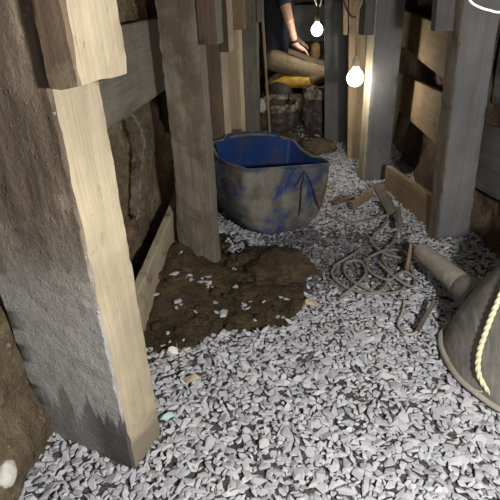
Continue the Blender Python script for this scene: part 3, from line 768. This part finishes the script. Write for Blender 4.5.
bulb((0.025, 4.42, 0.796), 0.048, BULB_POWER[1], [(0.03, 4.42, 0.96), (0.012, 4.43, 1.08), (0.027, 4.44, 1.3), (0.027, 4.44, 1.74)], 'farther lit bulb hanging in front of the kneeling worker')
cable('hanging_wire', [(-0.02, 4.55, 1.74), (-0.03, 4.55, 1.2), (0.0, 4.55, 1.02), (0.04, 4.56, 0.97), (0.06, 4.57, 1.1), (0.07, 4.58, 1.74)], 0.006, M['whitecable'], 'pale looped wire hanging above the farther bulb', 'wire')
cable('hanging_wire', [(0.12, 2.95, 1.72), (0.13, 2.95, 1.2), (0.15, 2.95, 1.05), (0.195, 2.955, 0.965), (0.224, 2.965, 0.955)], 0.006, M['darkrubber'], 'dark cable drooping from above and tied to the nearer bulb cord', 'wire')

# ------------------------------------------------------------------ wet sacks in front of the worker
M['sack'] = patchy('wet_dark_sack', (0.06, 0.054, 0.048), (0.20, 0.17, 0.13), 14, 0.5, 0.7, (0.18, 0.5), 1.0)
M['sackrim'] = patchy('pale_sack_rim', (0.36, 0.31, 0.24), (0.10, 0.085, 0.065), 22, 0.42, 0.58, (0.5, 0.8), 0.6)
def sack(loc, rx, ry, h, seed, label, dip=0.0):
    root = empty('sack', loc); tag(root, label, 'sack', 'wet sacks of spoil')
    def pt(th, t, sc=1.0):
        c, s = math.cos(th), math.sin(th)
        prof = 0.86 + 0.16 * math.sin(math.pi * min(1, t * 1.1)) - 0.05 * t
        fold = 0.05 * math.sin(th * 7 + 3 * sn(seed, t, 0, 2.0)) * (0.3 + t) + 0.07 * sn(c * 2 + seed, s * 2, t * 3, 1.6, 4) + 0.10 * (abs(sn(c * 2.2 + seed, s * 2.2, t * 4.5, 2.2, 3)) - 0.2)
        q = Vector((math.copysign(abs(c) ** 0.8, c) * rx, math.copysign(abs(s) ** 0.8, s) * ry, 0)) * (prof + fold) * sc
        q.z = h * t + (0.022 * sn(c * 1.6 + seed, s * 1.6, 3, 1.0, 2) - dip * (0.5 - 0.5 * s)) * t
        return q
    N = 120; ths = [2 * math.pi * i / N for i in range(N)]
    bm = bmesh.new(); loft(bm, [[pt(a, t) for a in ths] for t in lin(0, 1, 40)] + [[pt(a, 0.93, 0.9) for a in ths], [pt(a, 0.8, 0.6) for a in ths], [pt(a, 0.82, 0.1) for a in ths]])
    link('sack_body', bm_mesh('sack_body', bm, True, 80), M['sack'], root)
    bm = bmesh.new()
    rings = []
    for (t, s_, dz) in ((0.86, 1.05, 0), (0.92, 1.09, 0), (1.0, 1.08, 0.012), (1.04, 1.02, 0.02), (1.03, 0.95, 0.012), (0.97, 0.91, 0)):
        rings.append([pt(a, t, s_ + 0.03 * sn(math.cos(a) * 4, math.sin(a) * 4, seed + t * 2, 2)) + Vector((0, 0, dz + 0.008 * sn(math.cos(a) * 5, math.sin(a) * 5, seed, 2))) for a in ths])
    loft(bm, rings, False); link('rolled_top', bm_mesh('rolled_top', bm, True, 80), M['sackrim'], root)['label'] = 'paler rolled-down mouth of the sack'
    return root
sack((-0.285, 4.18, 0.03), 0.185, 0.14, 0.25, 3.0, 'left of two dark wet sacks with crumpled rolled mouth, below the worker', 0.06)
sack((0.065, 4.20, 0.04), 0.155, 0.15, 0.30, 8.0, 'right of two dark wet sacks, its rolled mouth raised toward the bulb')
rock('white_rag', (-0.425, 4.07, 0.25), (0.045, 0.03, 0.05), M['palerock'], 'crumpled pale rag on the left corner of the left wet sack', 'rag', None, 41, 0.2, 0.5)
# black bucket tipped behind the sacks
bk = empty('bucket', (-0.31, 4.475, 0.235)); tag(bk, 'black rounded bucket half hidden between the kneeling worker and the left sack', 'bucket')
bm = bmesh.new()
loft(bm, [[(a * math.cos(t), a * math.sin(t), b) for t in lin(0, 2 * math.pi, 33)[:-1]] for a, b in ((0.10, -0.20), (0.125, -0.10), (0.135, 0.0), (0.128, 0.06), (0.10, 0.105), (0.06, 0.13), (0.01, 0.138))])
o = link('bucket_body', bm_mesh('bucket_body', bm, True, 60), M['darkrubber'], bk)
bm = bmesh.new(); sweep(bm, [(0.138 * math.cos(t), 0.138 * math.sin(t), 0.0) for t in lin(0, 2 * math.pi, 41)], 0.007, 6)
link('bucket_rim', bm_mesh('bucket_rim', bm), M['sackrim'], bk)
bk.rotation_euler = (R(8), R(18), 0)

# ------------------------------------------------------------------ the kneeling worker
M['skin'] = plain('skin', (0.46, 0.27, 0.19), 0.6, 30, 0.12, 0.1)
M['shirt'] = plain('black_shirt', (0.018, 0.019, 0.026), 0.9, 30, 0.3, 0.5)
M['trousers'] = plain('khaki_trousers', (0.22, 0.165, 0.105), 0.9, 25, 0.3, 0.6)
M['boots'] = patchy('yellow_rubber_boot', (0.60, 0.36, 0.05), (0.22, 0.15, 0.07), 10, 0.5, 0.7, (0.45, 0.8), 0.3)
M['hair'] = plain('dark_hair', (0.03, 0.022, 0.016), 0.8, 60, 0.4, 0.6)
M['sole'] = plain('boot_sole', (0.10, 0.075, 0.04), 0.8)
def skin_mesh(name, pts, edges, radii, root=0, sub=2, voxel=0.011):
    """one continuous surface round tapered limbs"""
    bm = bmesh.new()
    pts = [Vector(q) for q in pts]; rad = [r if isinstance(r, tuple) else (r, r) for r in radii]
    for i, q in enumerate(pts):
        r = rad[i]
        bmesh.ops.create_uvsphere(bm, u_segments=16, v_segments=10, radius=1, matrix=Matrix.Translation(q) @ Matrix.Diagonal((r[1], r[0], r[1], 1)))
    for i, j in edges:
        d = pts[j] - pts[i]; n = max(2, int(d.length / 0.03))
        for k in range(1, n):
            t = k / n; q = pts[i].lerp(pts[j], t); ra = rad[i][0] * (1 - t) + rad[j][0] * t; rb = rad[i][1] * (1 - t) + rad[j][1] * t
            bmesh.ops.create_uvsphere(bm, u_segments=14, v_segments=8, radius=1, matrix=Matrix.Translation(q) @ Matrix.Diagonal((rb, ra, rb, 1)))
    me = bpy.data.meshes.new(name); bm.to_mesh(me); bm.free()
    o = bpy.data.objects.new(name, me); C.objects.link(o)
    m = o.modifiers.new('r', 'REMESH'); m.mode = 'VOXEL'; m.voxel_size = voxel
    m = o.modifiers.new('s', 'SMOOTH'); m.factor = 0.5; m.iterations = 3
    dg = bpy.context.evaluated_depsgraph_get(); dg.update()
    out = bpy.data.meshes.new_from_object(o.evaluated_get(dg))
    bpy.data.objects.remove(o); bpy.data.meshes.remove(me)
    out.name = name
    for p in out.polygons: p.use_smooth = True
    return out
W0 = Vector((-0.36, 4.74, 0.25))
def V3(*a): return Vector(a)
J = dict(pelvis=V3(-0.36, 4.76, 0.53), waist=V3(-0.355, 4.76, 0.70), chest=V3(-0.335, 4.76, 0.92), upper=V3(-0.315, 4.76, 1.08), neck=V3(-0.29, 4.76, 1.19), throat=V3(-0.265, 4.76, 1.26),
         head=V3(-0.245, 4.76, 1.345), crown=V3(-0.255, 4.76, 1.43),
         shR=V3(-0.29, 4.585, 1.12), elR=V3(-0.215, 4.545, 0.85), wrR=V3(-0.165, 4.565, 0.665), haR=V3(-0.125, 4.575, 0.63), knR=V3(-0.09, 4.58, 0.612),
         shL=V3(-0.30, 4.935, 1.10), elL=V3(-0.25, 4.98, 0.86), wrL=V3(-0.17, 4.93, 0.675), haL=V3(-0.13, 4.92, 0.645), knL=V3(-0.095, 4.91, 0.63),
         hipR=V3(-0.35, 4.665, 0.52), kneeR=V3(0.08, 4.63, 0.395), shinR=V3(-0.05, 4.63, 0.335), ankR=V3(-0.26, 4.64, 0.335), toeR=V3(-0.36, 4.645, 0.30),
         hipL=V3(-0.35, 4.855, 0.52), kneeL=V3(0.10, 4.90, 0.40), shinL=V3(-0.03, 4.90, 0.335), ankL=V3(-0.25, 4.89, 0.335), toeL=V3(-0.36, 4.885, 0.30))
J = {a: b - W0 + V3(0.0, 0, 0.02) for a, b in J.items()}
worker = empty('person', W0)
tag(worker, 'person in black shirt, khaki trousers and yellow boots kneeling behind the sacks, hand on thigh', 'person')
names = ['pelvis', 'waist', 'chest', 'upper', 'neck', 'throat', 'head', 'crown', 'shR', 'elR', 'wrR', 'haR', 'knR', 'shL', 'elL', 'wrL', 'haL', 'knL', 'hipR', 'kneeR', 'shinR', 'ankR', 'toeR', 'hipL', 'kneeL', 'shinL', 'ankL', 'toeL']
ix = {n: i for i, n in enumerate(names)}
E_ = [('pelvis', 'waist'), ('waist', 'chest'), ('chest', 'upper'), ('upper', 'neck'), ('neck', 'throat'), ('throat', 'head'), ('head', 'crown'),
      ('upper', 'shR'), ('shR', 'elR'), ('elR', 'wrR'), ('wrR', 'haR'), ('haR', 'knR'), ('upper', 'shL'), ('shL', 'elL'), ('elL', 'wrL'), ('wrL', 'haL'), ('haL', 'knL'),
      ('pelvis', 'hipR'), ('hipR', 'kneeR'), ('kneeR', 'shinR'), ('shinR', 'ankR'), ('ankR', 'toeR'), ('pelvis', 'hipL'), ('hipL', 'kneeL'), ('kneeL', 'shinL'), ('shinL', 'ankL'), ('ankL', 'toeL')]
RAD = dict(pelvis=0.105, waist=0.10, chest=0.13, upper=0.09, neck=0.055, throat=0.05, head=0.092, crown=0.065, shR=0.058, elR=0.043, wrR=0.029, haR=(0.034, 0.022), knR=(0.03, 0.018), shL=0.058, elL=0.043, wrL=0.029, haL=(0.034, 0.022), knL=(0.03, 0.018),
           hipR=0.082, kneeR=0.05, shinR=0.05, ankR=0.04, toeR=0.035, hipL=0.095, kneeL=0.06, shinL=0.055, ankL=0.04, toeL=0.035)
pts = [J[n] for n in names]; edges = [(ix[a], ix[b]) for a, b in E_]; rads = [RAD[n] for n in names]
# fingers and thumbs grow from the knuckles, curled over the thigh
for side, sg in (('R', -1), ('L', 1)):
    k = J['kn' + side]; h = J['ha' + side]; d = (k - h).normalized(); w = Vector((0, 1, 0))
    for f, (o_, L) in enumerate(((-0.024, 0.058), (-0.008, 0.068), (0.008, 0.064), (0.024, 0.05))):
        b = len(pts); base = k + w * o_
        pts += [base + d * 0.012, base + d * (L * 0.55) + V3(0, 0, -0.004), base + d * (L * 0.8) + V3(0, 0, -0.024)]
        rads += [0.009, 0.0085, 0.007]; edges += [(ix['kn' + side], b), (b, b + 1), (b + 1, b + 2)]
    b = len(pts); pts += [h + w * (-sg) * 0.035 + d * 0.02, h + w * (-sg) * 0.05 + d * 0.05 + V3(0, 0, -0.01)]; rads += [0.012, 0.009]; edges += [(ix['ha' + side], b), (b, b + 1)]
# nose and ears
b = len(pts); hd = J['head']
pts += [hd + V3(0.105, 0, 0.0)]; rads += [0.014]; edges += [(ix['head'], b)]
body = link('body', skin_mesh('body', pts, edges, rads, voxel=0.005), M['skin'], worker)
for sg in (-1, 1):
    bm = bmesh.new(); bmesh.ops.create_uvsphere(bm, u_segments=10, v_segments=6, radius=1)
    bmesh.ops.transform(bm, matrix=Matrix.Translation(hd + V3(-0.005, sg * 0.094, 0.0)) @ Matrix.Diagonal((0.025, 0.009, 0.035, 1)), verts=bm.verts)
    link('ear', bm_mesh('ear', bm), M['skin'], worker)
    bm = bmesh.new(); bmesh.ops.create_uvsphere(bm, u_segments=10, v_segments=6, radius=0.011)
    bmesh.ops.translate(bm, vec=hd + V3(0.078, sg * 0.034, 0.022), verts=bm.verts); link('eye', bm_mesh('eye', bm), M['hair'], worker)
def part(name, ns, scale, mat, add=0.012, extra=None):
    p_ = [J[n] for n in ns]; i_ = {n: i for i, n in enumerate(ns)}
    e_ = [(i_[a], i_[b]) for a, b in E_ if a in i_ and b in i_]
    r_ = [(RAD[n] if not isinstance(RAD[n], tuple) else RAD[n][0]) * scale + add for n in ns]
    if extra:
        for n, q, r in extra: i_[n[1]] = len(p_); e_.append((i_[n[0]], len(p_))); p_.append(q); r_.append(r)
    return link(name, skin_mesh(name, p_, e_, r_), mat, worker)
slv = lambda s: J['sh' + s] + (J['el' + s] - J['sh' + s]) * 0.42
part('shirt', ['pelvis', 'waist', 'chest', 'upper', 'neck', 'shR', 'shL'], 1.06, M['shirt'], 0.026, [(('shR', 'slR'), slv('R'), 0.066), (('shL', 'slL'), slv('L'), 0.066)])
part('trousers', ['pelvis', 'hipR', 'kneeR', 'hipL', 'kneeL'], 1.0, M['trousers'], 0.017,
     [(('kneeR', 'cuR'), J['kneeR'] + (J['shinR'] - J['kneeR']) * 0.55, 0.07), (('kneeL', 'cuL'), J['kneeL'] + (J['shinL'] - J['kneeL']) * 0.55, 0.07)])
for s in 'RL':
    bo = part('boot', ['shin' + s, 'ank' + s, 'toe' + s], 1.0, M['boots'], 0.016)
    bm = bmesh.new(); tq = J['toe' + s]; aq = J['ank' + s]
    sweep(bm, catmull([aq + V3(-0.02, 0, 0.058), aq + V3(-0.06, 0, 0.055), tq + V3(-0.02, 0, 0.045), tq + V3(-0.055, 0, 0.005), tq + V3(-0.06, 0, -0.03)], 4), 0.03, 8)
    so = link('sole', bm_mesh('sole', bm), M['sole'], bo)
bm = bmesh.new(); bmesh.ops.create_uvsphere(bm, u_segments=24, v_segments=16, radius=1)
for v in bm.verts:
    q = Vector((v.co.x * 0.112, v.co.y * 0.105, v.co.z * 0.118))
    if v.co.x > 0.25 and v.co.z < 0.55: q.x *= 0.55
    v.co = q * (1 + 0.05 * noise.noise(v.co * 6)) + hd + V3(-0.02, 0, 0.045 if v.co.z > -0.3 else 0.075)
link('hair', bm_mesh('hair', bm), M['hair'], worker)
# belt pouch / watch seen as a dark band at the wrist
bm = bmesh.new(); q0 = J['elR'] + (J['wrR'] - J['elR']) * 0.86; q1 = J['elR'] + (J['wrR'] - J['elR']) * 0.97
sweep(bm, [q0, (q0 + q1) / 2, q1], 0.036, 12); link('wristband', bm_mesh('wristband', bm), M['shirt'], worker)['label'] = 'dark band at the wrist'

rock('yellow_bag', (0.02, 5.10, 0.56), (0.045, 0.05, 0.08), M['yellowrock'], 'small yellow bag standing behind the thigh of the kneeling person', 'bag', None, 61, 0.2, 0.2)
rock('spoil_rock', (0.06, 5.20, 0.37), (0.20, 0.13, 0.16), M['shale'], 'dark spoil heap lump at the tunnel end under the yellow bag', 'rock', None, 62, 0.2, 0.25)


# torn strip of clear plastic hanging on the clay wall
bm = bmesh.new(); rows = []
for i, q in enumerate(catmull([(-0.600, 1.565, 0.765), (-0.588, 1.60, 0.70), (-0.586, 1.615, 0.63), (-0.592, 1.56, 0.55), (-0.590, 1.49, 0.47), (-0.585, 1.45, 0.42)], 8)):
    w = 0.012 + 0.008 * sn(i * 0.3, 0, 0, 1.0)
    rows.append([bm.verts.new((q.x + 0.010 * sn(i * 0.35, j * 0.9, 2, 1.0), q.y + (j - 2) * w * 0.5, q.z + 0.006 * sn(i * 0.3, j, 7, 1.0))) for j in range(5)])
for a, b in zip(rows[:-1], rows[1:]):
    for j in range(4): bm.faces.new((a[j], a[j + 1], b[j + 1], b[j]))
pm = NT('torn_clear_plastic'); pm.b.inputs['Transmission Weight'].default_value = 0.9; pm.done((0.6, 0.6, 0.58), 0.2, None, 0.5)
o = link('plastic_strip', bm_mesh('plastic_strip', bm), pm.m)
so = o.modifiers.new('s', 'SOLIDIFY'); so.thickness = 0.0012
tag(o, 'torn crumpled strip of clear plastic hanging on the clay wall under the grey board', 'plastic strip')
